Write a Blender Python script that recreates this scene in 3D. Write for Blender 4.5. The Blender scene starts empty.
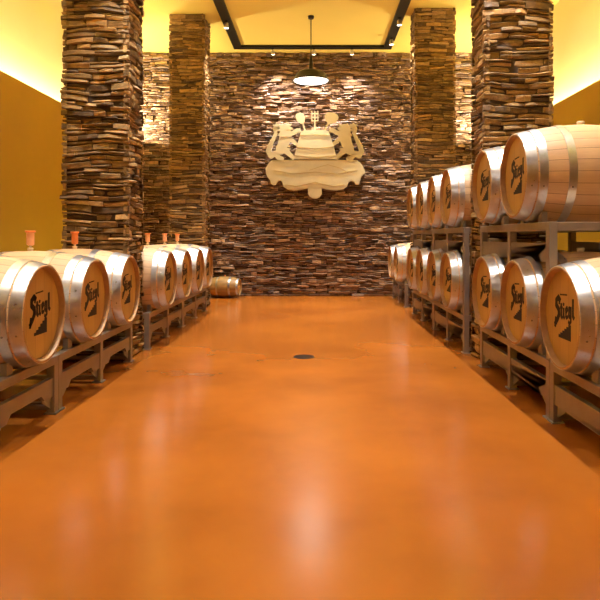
import bpy, bmesh, math, random
from math import pi, sin, cos, radians
from mathutils import Vector, Matrix
R = random.Random(7)
scn = bpy.context.scene
COL = scn.collection

# ------------------------------------------------------------------ camera
CAM_H = 1.146
cam_d = bpy.data.cameras.new('camera'); cam = bpy.data.objects.new('camera', cam_d); COL.objects.link(cam)
cam.location = (0, 0, CAM_H); cam.rotation_euler = (pi/2, 0, 0)
cam_d.sensor_width = 36; cam_d.lens = 610/600*36
cam_d.shift_x = -15/600; cam_d.shift_y = -63/600
cam_d.clip_start = 0.05
scn.camera = cam
scn.view_settings.view_transform = 'Standard'; scn.view_settings.look = 'None'
scn.view_settings.gamma = 1; scn.view_settings.use_curve_mapping = False
scn.view_settings.exposure = 0.0

# ------------------------------------------------------------------ node helpers
class N:
    def __init__(s, name):
        s.m = bpy.data.materials.new(name); s.m.use_nodes = True
        s.t = s.m.node_tree; s.n = s.t.nodes; s.l = s.t.links
        s.b = s.n['Principled BSDF']
    def node(s, typ, **kw):
        n = s.n.new(typ)
        for k, v in kw.items(): setattr(n, k, v)
        return n
    def link(s, a, b): s.l.new(a, b)
    def put(s, sock, v):
        if hasattr(v, 'is_output'): s.link(v, sock)
        else: sock.default_value = v
    def math(s, op, a, b=None, c=None, clamp=False):
        n = s.node('ShaderNodeMath', operation=op); n.use_clamp = clamp
        s.put(n.inputs[0], a)
        if b is not None: s.put(n.inputs[1], b)
        if c is not None: s.put(n.inputs[2], c)
        return n.outputs[0]
    def obj(s): return s.node('ShaderNodeTexCoord').outputs['Object']
    def mapping(s, v, scale):
        n = s.node('ShaderNodeMapping'); s.link(v, n.inputs[0]); n.inputs['Scale'].default_value = scale
        return n.outputs[0]
    def noise(s, v, scale, detail=3, rough=.5):
        n = s.node('ShaderNodeTexNoise'); n.inputs['Scale'].default_value = scale
        n.inputs['Detail'].default_value = detail; n.inputs['Roughness'].default_value = rough
        if v is not None: s.link(v, n.inputs['Vector'])
        return n.outputs['Fac']
    def ramp(s, f, stops, interp='LINEAR'):
        n = s.node('ShaderNodeValToRGB'); n.color_ramp.interpolation = interp
        e = n.color_ramp.elements
        while len(e) < len(stops): e.new(.5)
        for i, (p, c) in enumerate(stops):
            e[i].position = p; e[i].color = (*c, 1)
        s.link(f, n.inputs[0]); return n.outputs[0]
    def mix(s, f, a, b, mode='MIX'):
        n = s.node('ShaderNodeMix', data_type='RGBA', blend_type=mode)
        s.put(n.inputs[0], f)
        s.put(n.inputs[6], a if hasattr(a, 'is_output') else (*a, 1))
        s.put(n.inputs[7], b if hasattr(b, 'is_output') else (*b, 1))
        return n.outputs[2]
    def bump(s, h, strength=.3, dist=.01):
        n = s.node('ShaderNodeBump'); n.inputs['Strength'].default_value = strength
        n.inputs['Distance'].default_value = dist; s.link(h, n.inputs['Height'])
        s.link(n.outputs[0], s.b.inputs['Normal'])
    def set(s, **kw):
        for k, v in kw.items():
            k = k.replace('_', ' ')
            if isinstance(v, tuple) and len(v) == 3: v = (*v, 1)
            s.put(s.b.inputs[k], v)
        return s.m

def simple(name, col, rough=.5, metal=0, nscale=25, amt=.12, bump=0):
    n = N(name); o = n.obj(); f = n.noise(o, nscale, 4)
    dark = tuple(c*(1-amt) for c in col); lite = tuple(min(1, c*(1+amt)) for c in col)
    c = n.mix(f, dark, lite)
    if bump: n.bump(f, bump, .003)
    return n.set(Base_Color=c, Roughness=rough, Metallic=metal)

def emit(name, col, strength):
    n = N(name)
    return n.set(Base_Color=(.8, .8, .8), Emission_Color=col, Emission_Strength=strength)

# ---- stone
def stone_mat(name, stops, spec=.4, rough=.5):
    n = N(name); g = n.node('ShaderNodeNewGeometry'); o = n.obj()
    c = n.ramp(g.outputs['Random Per Island'], stops)
    f = n.noise(n.mapping(o, (1, 1, 3)), 14, 5, .65)
    c = n.mix(1, c, n.ramp(f, [(.28, (.50, .48, .46)), (.5, (.95, .93, .9)), (.75, (1.45, 1.38, 1.25))]), 'MULTIPLY')
    n.bump(n.noise(n.mapping(o, (1, 1, 2)), 45, 5, .7), .7, .012)
    n.set(Base_Color=c, Roughness=rough); n.b.inputs['Specular IOR Level'].default_value = spec
    return n.m
M = {}
M['stone'] = stone_mat('pillar_stone', [(0, (.085, .044, .016)), (.2, (.19, .110, .038)), (.45, (.29, .175, .060)), (.65, (.25, .160, .064)), (.8, (.38, .215, .076)), (1, (.46, .31, .13))])
M['wallstone'] = stone_mat('wall_stone', [(0, (.10, .056, .044)), (.25, (.20, .118, .075)), (.5, (.30, .185, .118)), (.75, (.27, .17, .11)), (.9, (.40, .25, .15)), (1, (.54, .38, .26))], .65, .38)
M['backing'] = simple('stone_backing', (.07, .04, .022), .9)
# ---- floor
n = N('orange_epoxy'); o = n.obj()
f = n.noise(o, .9, 4, .5); f2 = n.noise(o, 5, 3, .5)
f = n.ramp(f, [(.32, (0, 0, 0)), (.68, (1, 1, 1))]); c = n.mix(f, (.245, .068, .007), (.39, .120, .013))
c = n.mix(n.math('MULTIPLY', f2, .30), c, (.42, .140, .020))
r = .225
M['floor'] = n.set(Base_Color=c, Roughness=r); n.b.inputs['Specular IOR Level'].default_value = .45
# ---- paint
M['ochre'] = simple('ochre_paint', (.56, .34, .008), .6, nscale=2.5, amt=.06)
M['cove_lit'] = simple('cove_lit_paint', (.88, .80, .46), .7, nscale=1.5, amt=.04)  # upper wall, paled so that some cove glow sits in the colour
M['ceil'] = simple('ceiling_paint', (.86, .70, .17), .7, nscale=1.2, amt=.05)
# ---- oak staves
def stave_mat(name, a, b):
    n = N(name); o = n.obj()
    sx = n.node('ShaderNodeSeparateXYZ'); n.link(o, sx.inputs[0])
    ang = n.math('ARCTAN2', sx.outputs[2], sx.outputs[1])
    u = n.math('MULTIPLY', ang, 28/(2*pi))
    fr = n.math('FRACT', u); fl = n.math('FLOOR', u)
    info = n.node('ShaderNodeObjectInfo')
    w = n.node('ShaderNodeTexWhiteNoise', noise_dimensions='2D')
    cb = n.node('ShaderNodeCombineXYZ'); n.link(fl, cb.inputs[0]); n.link(info.outputs['Random'], cb.inputs[1]); n.link(cb.outputs[0], w.inputs[0])
    d = n.math('ABSOLUTE', n.math('SUBTRACT', fr, .5))
    seam = n.math('GREATER_THAN', d, .475)
    grain = n.noise(n.mapping(o, (2, 30, 30)), 3, 5, .6)
    c = n.mix(w.outputs[0], a, b)
    c = n.mix(n.math('MULTIPLY', grain, .5), c, tuple(x*.62 for x in a))
    c = n.mix(n.math('MULTIPLY', seam, .72), c, (.10, .05, .02))
    n.bump(n.math('SUBTRACT', grain, n.math('MULTIPLY', seam, 3)), .25, .002)
    return n.set(Base_Color=c, Roughness=.5)
M['stave'] = stave_mat('oak_staves', (.58, .37, .20), (.74, .50, .29))
M['chime'] = simple('chime_end_grain', (.36, .20, .075), .5, nscale=30, amt=.25)
M['keg'] = stave_mat('small_cask_staves', (.34, .19, .055), (.50, .30, .10))
n = N('oak_head'); o = n.obj()
sx = n.node('ShaderNodeSeparateXYZ'); n.link(o, sx.inputs[0])
u = n.math('MULTIPLY_ADD', sx.outputs[1], 9, .5); fr = n.math('FRACT', u); fl = n.math('FLOOR', u)
w = n.node('ShaderNodeTexWhiteNoise', noise_dimensions='1D'); n.link(fl, w.inputs[1])
seam = n.math('GREATER_THAN', n.math('ABSOLUTE', n.math('SUBTRACT', fr, .5)), .485)
grain = n.noise(n.mapping(o, (20, 20, 2)), 4, 5, .6)
c = n.mix(w.outputs[0], (.46, .275, .075), (.58, .35, .11))
c = n.mix(n.math('MULTIPLY', grain, .55), c, (.30, .16, .04))
c = n.mix(n.math('MULTIPLY', seam, .5), c, (.16, .07, .02))
M['head'] = n.set(Base_Color=c, Roughness=.42)
M['ink'] = simple('black_ink', (.010, .005, .006), .7)
# ---- hoop steel
n = N('galvanised_hoop'); o = n.obj()
f = n.noise(o, 22, 5, .7)
c = n.mix(f, (.36, .37, .39), (.66, .68, .71))
M['hoop'] = n.set(Base_Color=c, Roughness=n.math('MULTIPLY_ADD', f, .22, .20), Metallic=.92); n.bump(f, .12, .002)
M['rivet'] = simple('rivet_steel', (.22, .22, .23), .4, .9)
M['steel'] = simple('rack_steel', (.29, .24, .20), .42, .45, 9, .22)
M['foot'] = simple('rack_foot_steel', (.30, .28, .24), .45, .5, 9, .2)
M['black'] = simple('black_metal', (.010, .009, .008), .45, .3)
M['dkbr'] = simple('dark_enamel', (.030, .024, .020), .3, .2)
M['silver'] = simple('lamp_silver', (.55, .53, .5), .3, .9)
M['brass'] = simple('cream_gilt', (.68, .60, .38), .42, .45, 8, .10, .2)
M['brass_dim'] = simple('shaded_gilt', (.54, .42, .19), .36, .6, 8, .12, .2)  # darker copy of the gilt; paints in the dimmer light on the right half
M['bung'] = simple('cream_silicone', (.80, .68, .48), .5)
M['orange'] = simple('orange_plastic', (.86, .24, .06), .35)
M['peach'] = simple('peach_plastic', (.90, .45, .24), .3)
M['drain'] = simple('drain_iron', (.035, .022, .016), .5, .5)
M['lens'] = emit('lamp_lens', (1, .90, .72, 1), 14)
M['diff'] = emit('pendant_diffuser', (1, .93, .82, 1), 3.2)
M['led'] = emit('cove_led', (1, .90, .62, 1), 75)

# ------------------------------------------------------------------ mesh helpers
def link(name, bm, mat, parent=None, smooth=None, loc=None):
    bm.normal_update()
    if smooth is not None:
        for f in bm.faces: f.smooth = True
        for e in bm.edges:
            if len(e.link_faces) == 2 and e.calc_face_angle(0) > radians(smooth): e.smooth = False
    me = bpy.data.meshes.new(name); bm.to_mesh(me); bm.free()
    for m in (mat if isinstance(mat, list) else [mat]): me.materials.append(m)
    o = bpy.data.objects.new(name, me); COL.objects.link(o)
    if parent: o.parent = parent
    if loc: o.location = loc
    return o
def tag(o, label, cat=None, group=None, kind=None):
    if label: o['label'] = label
    if cat: o['category'] = cat
    if group: o['group'] = group
    if kind: o['kind'] = kind
    return o
def thing(name, label, cat, loc, rz=0, group=None):
    o = bpy.data.objects.new(name, None); COL.objects.link(o); o.location = loc; o.rotation_euler = (0, 0, rz)
    o.empty_display_size = .1
    return tag(o, label, cat, group)
def dup(root, loc, rz=None):
    r = root.copy(); COL.objects.link(r); r.location = loc
    if rz is not None: r.rotation_euler = (0, 0, rz)
    for ch in list(root.children):
        c = ch.copy(); COL.objects.link(c); c.parent = r
        for g in list(ch.children):
            d = g.copy(); COL.objects.link(d); d.parent = c
    return r
def box(bm, x0, x1, y0, y1, z0, z1, bev=0):
    r = bmesh.ops.create_cube(bm, size=1)
    vs = r['verts']
    for v in vs:
        v.co = Vector(((x0+x1)/2+v.co.x*(x1-x0), (y0+y1)/2+v.co.y*(y1-y0), (z0+z1)/2+v.co.z*(z1-z0)))
    if bev:
        es = list({e for v in vs for e in v.link_edges})
        bmesh.ops.bevel(bm, geom=es, offset=bev, segments=2, affect='EDGES', profile=.5)
    return bm
def B(*a, **k): return box(bmesh.new(), *a, **k)
def lathe(bm, prof, axis='X', seg=48, closed=False, mat=Matrix.Identity(4)):
    rings = []
    for (a, r) in prof:
        ring = []
        for i in range(seg):
            t = 2*pi*i/seg
            p = (a, r*cos(t), r*sin(t)) if axis == 'X' else (r*cos(t), r*sin(t), a)
            ring.append(bm.verts.new(mat @ Vector(p)))
        rings.append(ring)
    k = len(rings)
    for j in range(k if closed else k-1):
        A, C = rings[j], rings[(j+1) % k]
        for i in range(seg):
            bm.faces.new((A[i], A[(i+1) % seg], C[(i+1) % seg], C[i]))
    if not closed:
        bm.faces.new(rings[0]); bm.faces.new(rings[-1])
    bmesh.ops.recalc_face_normals(bm, faces=bm.faces)
    return bm
def tube(bm, p, q, r, seg=10):
    p, q = Vector(p), Vector(q); d = q-p
    m = Matrix.Translation(p) @ d.to_track_quat('Z', 'Y').to_matrix().to_4x4()
    return lathe(bm, [(0, r), (d.length, r)], 'Z', seg, mat=m)
EPS = 0; cf_ref = [None]
def prism(bm, pts, fn, d0, d1):
    """pts 2-D polygon; fn(u,v,d)->3-D"""
    global EPS
    if len(pts) < 16 and d1-d0 > .008 and fn is cf_ref[0]: EPS += 1; d1 += (EPS % 23)*.00035; d0 += (EPS % 23)*.0001
    a = [bm.verts.new(fn(u, v, d0)) for u, v in pts]; b = [bm.verts.new(fn(u, v, d1)) for u, v in pts]
    k = len(pts)
    fs = [bm.faces.new(a), bm.faces.new(b)]
    for i in range(k): fs.append(bm.faces.new((a[i], a[(i+1) % k], b[(i+1) % k], b[i])))
    bmesh.ops.recalc_face_normals(bm, faces=fs)
    return bm

# ------------------------------------------------------------------ stacked stone cladding
def clad(bm, org, u, nrm, width, height, ext0=0, ext1=0, hr=(.036, .074), lr=(.12, .36), dr=(.012, .060), gap=.003):
    org, u, nrm = Vector(org), Vector(u), Vector(nrm); up = Vector((0, 0, 1))
    z = 0
    while z < height-.01:
        h = R.uniform(*hr)
        if height-z-h < .03: h = height-z
        x = -ext0 - R.uniform(0, .02)
        end = width+ext1
        while x < end-.01:
            L = R.uniform(*lr)
            if end-x-L < .07: L = end-x + R.uniform(0, .015)
            subs = [(z, z+h)]
            if h > .055 and R.random() < .4:
                k = R.uniform(.35, .65); subs = [(z, z+h*k), (z+h*k, z+h)]
            for (a, b) in subs:
                d = R.uniform(*dr); ns = 3 if L > .22 else 2
                dt = R.uniform(-.008, .008); tl = R.uniform(-.006, .006)
                sec = []
                for i in range(ns+1):
                    t = i/ns; xx = x+gap + (L-2*gap)*t
                    dd = d + dt*(t-.5)*2 + R.uniform(-.008, .008)
                    zb = a+gap*.6 + R.uniform(0, .006); zt = b-gap*.6 - R.uniform(0, .009)
                    ch = .007
                    e = .010 if i in (0, ns) else 0
                    prof = [(-.02, zb), (dd-ch-e, zb), (dd-e+tl, zb+ch), (dd-e-tl+R.uniform(-.004, .004), zt-ch), (dd-ch-e, zt), (-.02, zt)]
                    def wob(pz):
                        k = min(1, pz/.15, (height-pz)/.15); k = max(k, 0)
                        return k*(.011*sin(4.1*xx+6.3*pz) + .008*sin(10.7*xx-4.9*pz+1.3))
                    sec.append([bm.verts.new(org + u*xx + nrm*pd + up*(pz+wob(pz))) for pd, pz in prof])
                for i in range(ns):
                    for j in range(5):
                        bm.faces.new((sec[i][j], sec[i+1][j], sec[i+1][j+1], sec[i][j+1]))
                bm.faces.new(sec[0]); bm.faces.new(sec[-1])
            x += L
        z += h
CEIL = 4.726; LEDGE = 3.01; YB = 11.85; XL = -3.52; XR = 3.37; YF = -2.5

def struct(name, bm, mat): return tag(link(name, bm, mat), None, kind='structure')
struct('floor', B(-4.2, 4.1, YF-.1, YB+.2, -.1, 0), M['floor'])
struct('ceiling', B(-4.2, 4.1, YF-.1, YB+.2, CEIL, CEIL+.1), M['ceil'])
def side_wall(name, X, s):
    bm = bmesh.new()
    def bb(a, b, z0, z1, mi):
        k = len(bm.faces); box(bm, min(X+s*a, X+s*b), max(X+s*a, X+s*b), YF, YB+.1, z0, z1)
        bm.faces.ensure_lookup_table()
        for f in bm.faces[k:]: f.material_index = mi
    bb(0, .06, 0, LEDGE, 0)          # lower wall face, forms the lip of the light trough
    bb(.06, .50, 0, LEDGE-.11, 0)    # trough floor
    bb(.33, .50, LEDGE-.11, CEIL, 1) # set back upper wall
    struct(name, bm, [M['ochre'], M['cove_lit']])
side_wall('wall_left', XL, -1); side_wall('wall_right', XR, 1)
struct('wall_front', B(-4.2, 4.1, YF-.1, YF, 0, CEIL), M['ochre'])
bm = bmesh.new(); box(bm, -4.2, 4.1, YB+.02, YB+.2, 0, CEIL)
for f in bm.faces: f.material_index = 1
k = len(bm.faces)
clad(bm, (-3.86, YB+.02, 0), (1, 0, 0), (0, -1, 0), 7.56, CEIL, dr=(.008, .085), hr=(.034, .078), lr=(.08, .27))
bmesh.ops.recalc_face_normals(bm, faces=bm.faces)
struct('wall_back', bm, [M['wallstone'], M['backing']])

def pillar(x0, x1, y0, y1, label):
    bm = bmesh.new(); p = .03; q = .040
    box(bm, x0+q, x1-q, y0+q, y1-q, 0, CEIL)
    for f in bm.faces: f.material_index = 1
    kw = dict(hr=(.034, .072), lr=(.11, .32), dr=(-.002, .036))
    H = CEIL-.002
    clad(bm, (x0+p, y0+p, 0), (1, 0, 0), (0, -1, 0), x1-x0-2*p, H, ext0=.022, ext1=.022, **kw)
    clad(bm, (x1-p, y0+p, 0), (0, 1, 0), (1, 0, 0), y1-y0-2*p, H, ext0=.014, ext1=.014, **kw)
    clad(bm, (x1-p, y1-p, 0), (-1, 0, 0), (0, 1, 0), x1-x0-2*p, H, ext0=.022, ext1=.022, **kw)
    clad(bm, (x0+p, y1-p, 0), (0, -1, 0), (-1, 0, 0), y1-y0-2*p, H, ext0=.014, ext1=.014, **kw)
    bmesh.ops.recalc_face_normals(bm, faces=bm.faces)
    o = link('stone_pillar', bm, [M['stone'], M['backing']])
    c = Vector(((x0+x1)/2, (y0+y1)/2, 0)); o.data.transform(Matrix.Translation(-c)); o.location = c
    tag(o, label, 'pillar', 'stacked stone pillars')
pillar(-2.36, -1.73, 5.66, 6.17, 'near left stone pillar, the wide one rising behind three barrels')
pillar(-2.34, -1.76, 9.76, 10.26, 'far left stone pillar, narrower, reaching the ceiling behind the barrels')
pillar(1.52, 2.15, 5.47, 5.97, 'near right stone pillar, wide, between the two stacks of barrels')
pillar(1.55, 2.20, 9.50, 9.93, 'far right stone pillar, narrower, beside the crest wall')

# cove strips (in the trough on top of each side wall)
for s, X in ((-1, XL), (1, XR)):
    a, b = sorted((X+s*.12, X+s*.17))
    tag(link('cove_light_strip', B(a, b, .0, YB-.15, LEDGE-.108, LEDGE-.075), M['led'], loc=(0, 0, 0)),
        'warm light strip hidden on the ledge of the %s wall' % ('left' if s < 0 else 'right'), 'light strip', 'cove light strips')

# ------------------------------------------------------------------ barrel
HL = .47
def rad(x): return .350-.065*(abs(x)/HL)**2.0
# logo: blackletter word and a flight of steps
def stroke(bm, pts, w, fn, d0, d1, slant=True):
    for (x0, y0), (x1, y1) in zip(pts, pts[1:]):
        d = Vector((x1-x0, y1-y0)).normalized(); nn = Vector((-d.y, d.x))*w/2; e = d*w*.22
        P = [(x0-e.x+nn.x, y0-e.y+nn.y), (x1+e.x+nn.x, y1+e.y+nn.y), (x1+e.x-nn.x, y1+e.y-nn.y), (x0-e.x-nn.x, y0-e.y-nn.y)]
        prism(bm, P, fn, d0, d1)
def logo_bm(xf):
    bm = bmesh.new()
    S = .0145
    def fn(u, v, d):   # u right, v up in logo units (0..18 wide) ; rising baseline
        return Vector((xf+d, (u-9)*S, (v + .11*(u-9))*S - .006))
    D = (0, .0015)
    def st(p, w): stroke(bm, p, w*1.22, fn, *D)
    # S
    st([(5.0, 6.9), (3.6, 8.2), (1.6, 7.2), (1.5, 5.2), (3.9, 3.4), (4.2, 1.4), (2.6, -.4), (.2, -2.4)], 1.8)
    st([(5.2, 7.9), (4.4, 5.8)], 1.0)
    st([(1.0, .2), (.3, -3.2)], 1.3)
    # t
    st([(6.4, 5.6), (6.4, .8), (7.3, 0)], 1.15); st([(5.5, 4.2), (7.4, 4.2)], .8)
    # i
    st([(8.6, 3.8), (8.6, .8), (9.3, 0)], 1.15); st([(8.5, 5.1), (8.7, 5.7)], 1.0)
    # e
    st([(10.9, .9), (10.6, 3.6), (11.7, 4.3), (12.3, 3.2), (10.9, 2.0)], .85); st([(10.7, 1.0), (11.5, .1), (12.5, .7)], .95)
    # g
    st([(14.9, 3.9), (13.8, 4.1), (13.5, 1.2), (14.3, .3), (15.0, 1.0)], .95); st([(15.2, 4.2), (15.2, -1.2), (14.1, -2.0), (13.2, -1.3)], 1.0)
    # l
    st([(17.2, 7.0), (17.2, .9), (18.1, .1)], 1.25)
    # steps
    def fs(u, v, d): return Vector((xf+d, (u-9)*S, v*S - .006))
    P = [(3.8, -8.0), (3.8, -6.8), (5.6, -6.8), (5.6, -5.9), (7.5, -5.9), (7.5, -4.9), (9.4, -4.9), (9.4, -3.9), (11.3, -3.9), (11.3, -2.9), (13.2, -2.9), (13.2, -1.9), (15.3, -1.9), (15.3, -8.0)]
    prism(bm, P, fs, *D)
    # fine line above the word
    for i in range(7):
        u = 5.2+i*1.0
        prism(bm, [(u, 8.6+i*.06), (u+.7, 8.6+i*.06), (u+.7, 9.2+i*.06), (u, 9.2+i*.06)], fs, *D)
    return bm
def make_barrel():
    t = thing('oak_barrel', 'x', 'barrel', (0, 0, 0))
    p = [(HL-.062, .252), (HL-.050, .262), (HL-.006, .270), (HL, .273), (HL, rad(HL)-.002)]
    for i in range(25):
        x = HL-.003 - (2*HL-.006)*i/24; p.append((x, rad(x)))
    p += [(-HL, rad(HL)-.002), (-HL, .273), (-HL+.006, .270), (-HL+.050, .262), (-HL+.062, .252)]
    bm = lathe(bmesh.new(), p, 'X', 56)
    for f in bm.faces:
        c = f.calc_center_median()
        if math.hypot(c.y, c.z) < .2825 and abs(c.x) > HL-.07: f.material_index = 1
    body = link('staves', bm, [M['stave'], M['chime']], t, 30)
    for s in (1, -1):
        a, b = sorted((s*(HL-.054), s*(HL-.034)))
        h = link('head', lathe(bmesh.new(), [(a, .262), (a+.0005, .263), (b, .263)], 'X', 56), M['head'], t, 30)
    link('printed_logo', logo_bm(HL-.034), M['ink'], t)
    for s in (1, -1):
        for (a, b) in ((.402, .467), (.338, .390), (.165, .215)):
            q0 = [(s*x, rad(x)+.0005) for x in (a, (a+b)/2, b)]; q1 = [(s*x, rad(x)+.0045) for x in (b, (a+b)/2, a)]
            hp = link('hoop', lathe(bmesh.new(), q0+q1, 'X', 56, closed=True), M['hoop'], t, 40)
            if s == 1:
                for th in (-.30, pi+.30):
                    x = (a+b)/2; r = rad(x)+.0035
                    m = Matrix.Translation((x, r*cos(th), r*sin(th))) @ Vector((0, cos(th), sin(th))).to_track_quat('Z', 'Y').to_matrix().to_4x4()
                    link('rivet', lathe(bmesh.new(), [(0, .0065), (.003, .0055), (.0045, .002)], 'Z', 8, mat=m), M['rivet'], hp, 40)
    return t
proto = make_barrel()
def add_bung(t):
    return link('bung', lathe(bmesh.new(), [(.338, .020), (.356, .024), (.372, .027), (.376, .024)], 'Z', 18), M['bung'], t, 40)
XHL, XHR = -1.585, 1.363
ZL, ZU = .696, 1.566
first = True
def barrel(x, y, z, rz, label, group, bung):
    global first
    if first: o = proto; first = False; o.location = (x, y, z); o.rotation_euler = (0, 0, rz)
    else: o = dup(proto, (x, y, z), rz)
    tag(o, label, 'barrel', group)
    # turn each barrel a touch about its own axis position only slightly (hand placed)
    o.rotation_euler[2] += R.uniform(-.012, .012)
    if bung == 'bung':
        bm = add_bung(o)
    return o
# airlock prototype
def make_airlock():
    t = thing('airlock', 'x', 'airlock', (0, 0, 0))
    link('stopper', lathe(bmesh.new(), [(0, .017), (.016, .022), (.022, .020), (.024, .008), (.036, .008)], 'Z', 18), M['bung'], t, 40)
    link('cup', lathe(bmesh.new(), [(.036, .012), (.044, .0262), (.060, .0270), (.134, .0275)], 'Z', 20), M['peach'], t, 40)
    link('cap', lathe(bmesh.new(), [(.132, .0275), (.135, .036), (.144, .036), (.147, .032)], 'Z', 20), M['orange'], t, 40)
    return t
air = make_airlock(); air_used = False
def airlock(x, y, z, label, red):
    global air_used
    o = air if not air_used else dup(air, (x, y, z)); air_used = True
    o.location = (x, y, z)
    tag(o, label, 'airlock', 'orange airlocks on the left barrels')
    if red:
        for ch in o.children:
            if ch.name.startswith('cup'):
                ch.data = ch.data.copy(); ch.data.materials[0] = M['orange']
left = [
 (3.59, 'nearest oak barrel of the left row, cut by the left frame edge', None),
 (4.43, 'second oak barrel from the front in the left row', 'pale orange airlock on the barrel second from the front, left of the other airlocks'),
 (5.25, 'third oak barrel in the left row, just in front of the near left pillar', 'bright red-orange airlock standing before the near left pillar'),
 (6.55, 'first oak barrel past the near left pillar, its whole head in view', None),
 (7.39, 'second oak barrel past the near left pillar, partly covered', 'airlock just right of the near left pillar'),
 (8.23, 'third oak barrel past the near left pillar, next to last', 'middle one of three airlocks past the near left pillar'),
 (9.07, 'farthest oak barrel of the left row, before the small cask', 'rightmost and farthest of the orange airlocks'),
]
for i, (y, lab, al) in enumerate(left):
    xo = 0 if y < 6 else (.04 if y < 9 else .02)
    barrel(XHL-HL+xo, y, ZL, 0, lab, 'oak barrels in the left row', None)
    if al: airlock(XHL-HL-.012+xo, y, ZL+.3495, al, i == 2)
rlow = [
 (3.42, 'big nearest lower right oak barrel with white-lit top, cut by the right frame edge', 1),
 (4.21, 'lower right oak barrel directly under the largest upper barrel', 0),
 (5.01, 'lower right oak barrel just in front of the near right pillar', 0),
 (6.38, 'lower right oak barrel just past the near right pillar', 0),
 (7.17, 'lower right oak barrel, second past the near right pillar', 0),
 (7.98, 'lower right oak barrel, third past the near right pillar', 0),
 (8.78, 'lower right oak barrel, last one with another barrel above it', 0),
 (10.30, 'white-topped lower barrel next to last at the far end of the right row', 1),
 (11.10, 'farthest lower barrel of the right row, nearest the crest wall', 1)]
for y, lab, b in rlow: barrel(XHR+HL, y, ZL, pi, lab, 'oak barrels in the lower right row', 'bung')
rup = [(4.21, 'largest upper right oak barrel with pale staves, cut by the frame edge'),
 (5.01, 'upper right oak barrel in front of the near right pillar, second from the front'),
 (6.38, 'upper right oak barrel just past the near right pillar, hoops showing'),
 (7.17, 'upper right oak barrel, second past the near right pillar'),
 (7.98, 'upper right oak barrel, third past the near right pillar'),
 (8.78, 'farthest upper right oak barrel, at the crest wall end')]
for y, lab in rup: barrel(XHR+HL, y, ZU, pi, lab, 'oak barrels in the upper right row', 'bung')

# ------------------------------------------------------------------ racks
# local frame: front plane at x=0 facing +x ; depth runs to -x ; y from 0..L ; two barrels each
TOP = .373
def make_rack(L, centres, upper, label, group, loc, rz):
    t = thing('barrel_rack', label, 'barrel rack', loc, rz, group)
    w = .055; D = .78; z1 = TOP
    b0 = .145; b1 = .235
    legs = [0.03, L/2, L-.03]
    z0 = 0 if not upper else -(1.243-2*TOP)   # posts of the upper rack come down to the rail of the rack below
    if upper: z0 = TOP-(1.243-TOP)            # local zero of an upper rack sits one rack height under its rail
    for xf in (0, -D):
        a = xf-w
        link('top_rail', B(a, xf, .002, L-.002, z1-.055, z1, bev=.005), M['steel'], t)
        bm = bmesh.new()
        # lower beam, notched under each barrel
        pts = [(.002, b1), (L-.002, b1)]
        bot = [(L-.002, b0-.03)]
        for c in reversed(centres):
            bot += [(c+.24, b0-.03), (c+.19, b0+.012), (c-.19, b0+.012), (c-.24, b0-.03)]
        bot += [(.002, b0-.03)]
        prism(bm, pts+bot, lambda u, v, d: Vector((d, u, v)), a+.008, xf-.010)
        link('lower_beam', bm, M['steel'], t)
        for y in legs:
            bm = B(a+.001, xf-.001, y-.030, y+.030, z0, z1-.001, bev=.004)
            lg = link('leg', bm, M['steel'], t)
            if not upper:
                link('foot_plate', B(a-.012, xf+.012, y-.045, y+.045, 0, .008), M['foot'], lg)
        for c in centres:
            for s in (-1, 1):
                bm = bmesh.new()
                yy = c+s*.175
                # wedge shaped saddle that follows the hoop
                P = [(yy-s*.035, z1-.03), (yy+s*.035, z1-.03), (yy+s*.035, z1+.070), (yy+s*.012, z1+.070), (yy-s*.035, z1+.036)]
                prism(bm, P, lambda u, v, d: Vector((d, u, v)), a-.004, a+.004+w*.5)
                link('saddle', bm, M['foot'], t)
    for y in legs:
        link('cross_tube', B(-D, -w, y-.028, y+.028, z1-.058, z1-.003, bev=.004), M['steel'], t)
        if not upper: link('floor_tube', B(-D, -w, y-.018, y+.018, .022, .052, bev=.004), M['steel'], t)
    for y in legs:    # triangular gussets under the lower beam
        if upper: break
        for s in (-1, 1):
            yy = y+s*.030
            if yy < .01 or yy > L-.01: continue
            bm = bmesh.new()
            prism(bm, [(yy, b0-.02), (yy+s*.13, b0-.02), (yy+s*.115, b0-.05), (yy, .035 if not upper else b0-.10)], lambda u, v, d: Vector((d, u, v)), -.034, -.026)
            link('gusset', bm, M['foot'], t)
    return t
XF_L, XF_R = -1.685, 1.465
def rack_l(y0, y1, cs, lab): make_rack(y1-y0, [c-y0 for c in cs], False, lab, 'low steel racks on the left', (XF_L, y0, 0), 0)
def rack_r(y0, y1, cs, up, lab, grp):
    make_rack(y1-y0, [y1-c for c in cs], up, lab, grp, (XF_R, y1, (1.243-TOP) if up else 0), pi)
rack_l(2.335, 4.010, (2.75, 3.59), 'nearest left low steel rack, cut by the left frame edge')
rack_l(4.015, 5.640, (4.43, 5.25), 'left low steel rack ending at the near left pillar')
rack_l(6.20, 7.808, (6.55, 7.39), 'left low steel rack starting behind the near left pillar')
rack_l(7.812, 9.48, (8.23, 9.07), 'farthest left low steel rack beside the small cask')
gl, gu = 'low steel racks on the right', 'upper steel racks on the right'
rack_r(2.22, 3.812, (2.62, 3.42), False, 'nearest right low steel rack, cut by the right frame edge', gl)
rack_r(3.818, 5.42, (4.21, 5.01), False, 'right low steel rack ending at the near right pillar', gl)
rack_r(6.00, 7.572, (6.38, 7.17), False, 'right low steel rack just past the near right pillar', gl)
rack_r(7.578, 9.17, (7.98, 8.78), False, 'right low steel rack fourth from the front, before the far pillar', gl)
rack_r(9.93, 11.50, (10.30, 11.10), False, 'farthest right low steel rack at the crest wall', gl)
rack_r(3.818, 5.42, (4.21, 5.01), True, 'nearest upper steel rack, with the pale square post and beam', gu)
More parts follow.
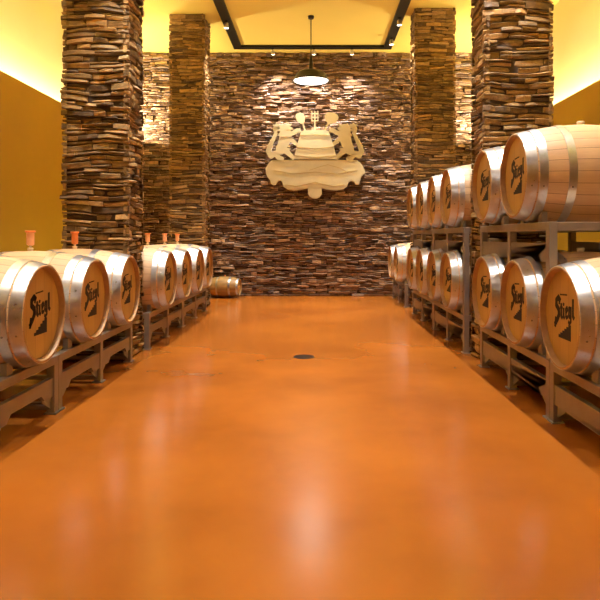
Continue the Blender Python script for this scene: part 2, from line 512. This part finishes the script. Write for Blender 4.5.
rack_r(6.00, 7.572, (6.38, 7.17), True, 'middle upper steel rack just past the near right pillar', gu)
rack_r(7.578, 9.17, (7.98, 8.78), True, 'farthest upper steel rack on the right', gu)

# ------------------------------------------------------------------ small cask on the floor
t = thing('small_cask', 'small golden-brown wooden cask lying on the floor by the crest wall', 'cask', (-1.70, 11.52, .203), radians(-7))
def rk(x): return .200-.045*(abs(x)/.285)**2
p = [(.255, .135), (.283, .145), (.285, .152)]+[(.283-.566*i/16, rk(.283-.566*i/16)) for i in range(17)]+[(-.285, .152), (-.283, .145), (-.255, .135)]
link('staves', lathe(bmesh.new(), p, 'X', 40), M['keg'], t, 30)
for s in (1, -1):
    a, b = sorted((s*.25, s*.265)); link('head', lathe(bmesh.new(), [(a, .143), (b, .143)], 'X', 40), M['head'], t, 30)
    for (a, b) in ((.245, .279), (.10, .135)):
        q0 = [(s*x, rk(x)+.0003) for x in (a, b)]; q1 = [(s*x, rk(x)+.003) for x in (b, a)]
        link('hoop', lathe(bmesh.new(), q0+q1, 'X', 40, closed=True), M['hoop'], t, 40)
link('tap', lathe(bmesh.new(), [(.19, .012), (.222, .014), (.226, .010)], 'Z', 12), M['orange'], t, 40)

# ------------------------------------------------------------------ floor drain
t = thing('floor_drain', 'dark round drain grate set in the orange floor', 'drain', (-.105, 5.83, 0))
link('frame', lathe(bmesh.new(), [(.0005, .10), (.004, .10), (.004, .086), (.0005, .086)], 'Z', 36, closed=True), M['drain'], t, 40)
bm = bmesh.new()
for i in range(-4, 5):
    y = i*.019; w = math.sqrt(.086**2-y*y)
    box(bm, -w, w, y-.005, y+.005, .0006, .0035)
link('grate', bm, M['drain'], t)

# ------------------------------------------------------------------ ceiling light channel + spots
t = thing('track_channel', 'black light channel running in a U round the yellow ceiling', 'light track', (0, 0, CEIL))
cz = CEIL
for nm, a in (('side_channel', (-1.525, -1.375, -1.5, 11.50)), ('side_channel', (1.285, 1.435, -1.5, 11.50)), ('end_channel', (-1.375, 1.285, 11.36, 11.50))):
    o = link(nm, B(a[0], a[1], a[2], a[3], -.045, -.001), M['black'], t)
def spot_fixture(x, y, aim, label, hang=.045):
    """aim: unit direction of the light"""
    t = thing('spotlight', label, 'spotlight', (x, y, CEIL-.045), 0, 'ceiling spotlights')
    link('mount', lathe(bmesh.new(), [(-.012, .028), (0, .028)], 'Z', 16), M['black'], t, 40)
    link('arm', tube(bmesh.new(), (0, 0, -.012), (0, 0, -.045), .008), M['black'], t, 40)
    q = Vector(aim).normalized().to_track_quat('Z', 'Y').to_matrix().to_4x4()
    m = Matrix.Translation((0, 0, -.075)) @ q
    link('lamp_body', lathe(bmesh.new(), [(-.045, .022), (-.040, .030), (.035, .040), (.045, .042), (.045, .036), (.036, .034)], 'Z', 20, mat=m), M['silver'], t, 40)
    link('lamp_lens', lathe(bmesh.new(), [(.030, .033), (.040, .033)], 'Z', 20, mat=m), M['lens'], t, 40)
    return Vector((x, y, CEIL-.045-.075)) + Vector(aim).normalized()*.055
def spot_light(p, tgt, watts, ang, blend=.8, col=(1, .93, .84), r=.035):
    l = bpy.data.lights.new('spot_beam', 'SPOT'); l.energy = watts; l.spot_size = radians(ang); l.spot_blend = blend
    l.color = col; l.shadow_soft_size = r
    o = bpy.data.objects.new('spot_beam', l); COL.objects.link(o); o.location = p
    o.rotation_euler = (Vector(tgt)-Vector(p)).to_track_quat('-Z', 'Y').to_euler()
    return o
NEAR = lambda y: .62 if y < 3 else (.8 if y < 4.5 else 1)
def spot(x, y, tgt, watts, ang, label, **k):
    c = Vector((x, y, CEIL-.12)); d = (Vector(tgt)-c).normalized()
    p = spot_fixture(x, y, d, label)
    spot_light(p, tgt, watts, ang, **k)
W = 520
for y, lab in ((9.98, 'small bright spotlight on the left channel, above the far left pillar'), (8.35, None), (6.80, None), (5.10, None), (3.60, None), (2.0, None)):
    spot(-1.45, y, (-1.55, y-.05, .6), W*NEAR(y), 72, lab or 'spotlight on the left channel above the frame')
for y, lab in ((10.84, 'spotlight on the right channel close to its far corner'), (9.84, 'second spotlight from the corner on the right channel'), (8.35, None), (6.80, None), (5.10, None), (3.60, None), (2.0, None)):
    spot(1.36, y, (1.47, y-.05, .6), W*(.75 if y > 9.5 else NEAR(y)), 72, lab or 'spotlight on the right channel above the frame')
for x, lab, tx in ((-.79, 'left one of three spotlights on the end channel', -.55), (-.02, 'middle one of three spotlights on the end channel, over the pendant', -.05), (.69, 'right one of three spotlights on the end channel', .95)):
    spot(x, 11.43, (tx, YB, 1.1), {-.79: 340, -.02: 250, .69: 230}[x], 96, lab, blend=.9, col=(1, .91, .80))

for s, X in ((-1, XL), (1, XR)):
    x = X+s*.17
    t = thing('uplight', 'small uplight on the end of the %s wall ledge by the stone wall' % ('left' if s < 0 else 'right'), 'uplight', (x, 11.30, LEDGE-.11), 0, 'ledge uplights')
    link('base', lathe(bmesh.new(), [(0, .045), (.012, .045)], 'Z', 20), M['black'], t, 40)
    link('lamp_body', lathe(bmesh.new(), [(.012, .03), (.02, .035), (.075, .035)], 'Z', 20), M['silver'], t, 40)
    spot_light((x, 11.30, LEDGE), (X-s*.75, YB, 3.95), 330, 140, blend=.5, col=(1, .84, .55), r=.03)
# ------------------------------------------------------------------ pendant
def pendant(x, y, label):
    t = thing('pendant_lamp', label, 'pendant lamp', (x, y, CEIL), 0, 'round pendant lamps over the aisle')
    zb = CAM_H+2.515-CEIL
    link('ceiling_rose', lathe(bmesh.new(), [(-.05, .02), (-.045, .045), (-.002, .05)], 'Z', 24), M['black'], t, 40)
    link('rod', tube(bmesh.new(), (0, 0, -.045), (0, 0, zb+.40), .008), M['black'], t, 40)
    link('neck', lathe(bmesh.new(), [(zb+.19, .042), (zb+.215, .034), (zb+.32, .030), (zb+.40, .020), (zb+.415, .01)], 'Z', 24), M['dkbr'], t, 40)
    prof = [(zb, .308), (zb+.010, .310), (zb+.045, .285), (zb+.065, .262), (zb+.125, .240), (zb+.160, .19), (zb+.185, .10), (zb+.20, .03),
            (zb+.193, .03), (zb+.178, .10), (zb+.152, .185), (zb+.118, .233), (zb+.058, .255), (zb+.038, .278), (zb+.004, .302)]
    link('shade', lathe(bmesh.new(), prof, 'Z', 48, closed=True), M['dkbr'], t, 35)
    link('diffuser', lathe(bmesh.new(), [(zb+.012, .276), (zb+.020, .278)], 'Z', 48), M['diff'], t, 35)
    l = bpy.data.lights.new('pendant_glow', 'AREA'); l.shape = 'DISK'; l.size = .5; l.energy = 14 if y < 9 else 15; l.color = (1, .93, .84)
    o = bpy.data.objects.new('pendant_glow', l); COL.objects.link(o); o.location = (x, y, CEIL+zb-.005)
pendant(-.065, 9.88, 'round black pendant lamp with glowing white disc above the crest')
pendant(-.065, 5.2, 'pendant lamp above the frame over the near aisle')
pendant(-.065, 1.2, 'pendant lamp overhead behind the camera side')

# ------------------------------------------------------------------ crest on the back wall
SC = 1/5.4545*11.70/610       # zoomed crop px -> metres
t = thing('wall_crest', 'large gilt brewery crest with two lions mounted on the stone wall', 'crest', (0, YB-.15, 2.62))
cx0, cy0 = 315, 160
def cf(u, v, d):   # u,v in the crop's pixels, d = distance out from the wall
    px = 260+u/5.4545; py = 110+v/5.4545
    return Vector(((px-cx0)*11.70/610, -d, (237-py)*11.70/610 + CAM_H - 2.62))
cf_ref[0] = cf
base = [(65, 275), (48, 292), (30, 322), (34, 350), (42, 368), (56, 385), (60, 402), (72, 412), (86, 410), (98, 390), (112, 386), (122, 398), (128, 420), (150, 434), (185, 441), (225, 436), (262, 428),
        (262, 458), (272, 474), (286, 482), (300, 485), (315, 482), (328, 474), (337, 458), (337, 428), (370, 436), (415, 441), (450, 434), (474, 420), (482, 398), (496, 388), (510, 392), (520, 408), (538, 408), (546, 385), (552, 365), (574, 345), (566, 318), (548, 292), (530, 275)]
bm = prism(bmesh.new(), base, cf, 0, .05)
bmesh.ops.bevel(bm, geom=[e for e in bm.edges if abs(e.verts[0].co.y+.05) < 1e-5 and abs(e.verts[1].co.y+.05) < 1e-5], offset=.010, segments=2, affect='EDGES')
plq = link('ribbon_plaque', bm, M['brass'], t)
# raised scroll lines and folds
bm = bmesh.new()
def cst(pts, w, d0, d1): stroke(bm, pts, w, cf, d0, d1)
cst([(70, 280), (180, 277), (300, 276), (420, 277), (526, 280)], 6, .045, .062)
cst([(75, 330), (180, 350), (300, 340), (420, 350), (530, 330)], 3, .046, .055)
cst([(140, 410), (200, 418), (262, 405), (300, 395), (337, 405), (400, 418), (460, 410)], 4, .046, .056)
cst([(270, 330), (330, 310), (370, 300), (440, 320), (480, 345)], 3, .046, .054)
link('scroll_relief', bm, M['brass_dim'], plq)
vat = [(186, 270), (192, 235), (200, 200), (212, 165), (220, 135), (226, 120), (242, 114), (300, 112), (358, 114), (374, 120), (380, 135), (390, 165), (402, 200), (410, 235), (418, 270)]
bm = prism(bmesh.new(), vat, cf, .0, .065)
bmesh.ops.bevel(bm, geom=[e for e in bm.edges if abs(e.verts[0].co.y+.065) < 1e-5 and abs(e.verts[1].co.y+.065) < 1e-5], offset=.010, segments=2, affect='EDGES')
vt = link('vat', bm, M['brass'], t)
bm = bmesh.new()
cst([(218, 142), (300, 138), (382, 142)], 5, .06, .075); cst([(200, 205), (300, 214), (400, 205)], 5, .06, .075); cst([(190, 252), (300, 262), (410, 252)], 6, .06, .077)
for u0, u1 in ((246, 232), (273, 266), (300, 300), (327, 334), (354, 368)): cst([(u0, 122), (u1, 250)], 1.6, .062, .069)
link('vat_relief', bm, M['brass_dim'], vt)
def blob(bm, u, v, ru, rv, d0, d1, k=14, rot=0):
    pts = []
    for i in range(k):
        a = 2*pi*i/k; x, y = ru*cos(a), rv*sin(a)
        pts.append((u+x*cos(rot)-y*sin(rot), v+x*sin(rot)+y*cos(rot)))
    prism(bm, pts, cf, d0, d1)
def tapered(bm, pts, ws, d0, d1):
    for (p, w0), (q, w1) in zip(zip(pts, ws), list(zip(pts, ws))[1:]):
        d = (Vector(q)-Vector(p)).normalized(); nn = Vector((-d.y, d.x))
        P = [(p[0]+nn.x*w0, p[1]+nn.y*w0), (q[0]+nn.x*w1, q[1]+nn.y*w1), (q[0]-nn.x*w1, q[1]-nn.y*w1), (p[0]-nn.x*w0, p[1]-nn.y*w0)]
        prism(bm, P, cf, d0, d1); blob(bm, q[0], q[1], w1, w1, d0, d1, 10)
    blob(bm, pts[0][0], pts[0][1], ws[0], ws[0], d0, d1, 10)
def lion(mir):
    bm = bmesh.new()
    X = lambda u: (600-u) if mir else u
    T = lambda pts, ws, a, b: tapered(bm, [(X(u), v) for u, v in pts], ws, a, b)
    T([(138, 118), (140, 150), (128, 185), (112, 222)], [30, 34, 29, 25], .01, .055)      # trunk
    blob(bm, X(138), 106, 31, 27, .01, .058)                                               # mane and head
    T([(150, 100), (170, 104)], [11, 8], .012, .062)                                       # muzzle
    T([(128, 86), (124, 78)], [6, 4], .012, .056)                                          # ear
    T([(150, 130), (180, 128), (205, 112), (214, 116)], [16, 12, 11, 10], .01, .052)          # upper foreleg
    T([(148, 158), (176, 168), (196, 186)], [15, 11, 10], .01, .05)                          # lower foreleg
    T([(118, 215), (146, 226), (162, 244), (182, 262)], [21, 16, 12, 11], .01, .054)         # hind leg
    T([(108, 225), (92, 244), (100, 262), (122, 266)], [20, 15, 12, 10], .01, .05)           # other hind leg
    T([(98, 230), (62, 250), (46, 226), (58, 192), (74, 160), (88, 128), (82, 104), (92, 92)], [11, 17, 14, 12, 10, 9, 12, 16], .01, .045)  # tail
    T([(60, 205), (44, 196)], [6, 4], .01, .042)
    for (u, v, du, dv, w) in ((112, 92, -12, -6, 7), (108, 112, -14, 2, 7), (112, 132, -12, 8, 7), (164, 86, 8, -8, 6), (212, 110, 8, -10, 5), (216, 118, 10, 2, 5),
                             (198, 188, 8, 8, 5), (44, 226, -8, 4, 7), (50, 200, -10, -4, 6), (66, 172, -10, -6, 6), (94, 88, -4, -14, 8), (84, 92, -12, -8, 8), (100, 92, 8, -10, 8),
                             (184, 264, 10, 2, 6), (150, 196, 10, 6, 7), (156, 214, 12, 0, 6), (98, 206, -10, -4, 6)):
        T([(u, v), (u+du, v+dv)], [w, w*.4], .012, .050)
    bmesh.ops.recalc_face_normals(bm, faces=bm.faces)
    return bm
lo = link('lion', lion(False), M['brass'], t)
lo = link('lion', lion(True), M['brass_dim'], t); lo['label'] = 'gilt lion facing left, with shade painted into its colour'
bm = bmesh.new(); tapered(bm, [(247, 116), (240, 95), (232, 70)], [4, 4, 5], .005, .04)
prism(bm, [(192, 36), (200, 22), (220, 16), (236, 24), (246, 44), (244, 64), (234, 78), (222, 76), (204, 64)], cf, .005, .045)
link('malt_shovel', bm, M['brass'], t)
bm = bmesh.new(); tapered(bm, [(352, 116), (362, 92), (374, 74)], [4, 4, 5], .005, .04)
prism(bm, [(352, 30), (372, 16), (405, 18), (424, 30), (426, 50), (414, 68), (392, 78), (374, 80), (358, 60)], cf, .005, .045)
link('malt_shovel', bm, M['brass_dim'], t)
bm = bmesh.new(); tapered(bm, [(299, 114), (299, 14)], [3.5, 3.5], .005, .04)
for y in (22, 42, 60): tapered(bm, [(282, y), (317, y)], [3, 3], .005, .038)
for x in (283, 299, 316): tapered(bm, [(x, 60), (x, 8)], [2.6, 2.2], .005, .04)
link('mash_fork', bm, M['brass'], t)
bm = bmesh.new()
for (u, v) in ((180, 330), (420, 330), (300, 220)):
    p = cf(u, v, 0); tube(bm, (p.x, .0, p.z), (p.x, .15, p.z), .012)
link('wall_bracket', bm, M['black'], t)

# ------------------------------------------------------------------ world
w = bpy.data.worlds.new('world'); scn.world = w; w.use_nodes = True
w.node_tree.nodes['Background'].inputs[0].default_value = (.05, .04, .03, 1)
w.node_tree.nodes['Background'].inputs[1].default_value = .2
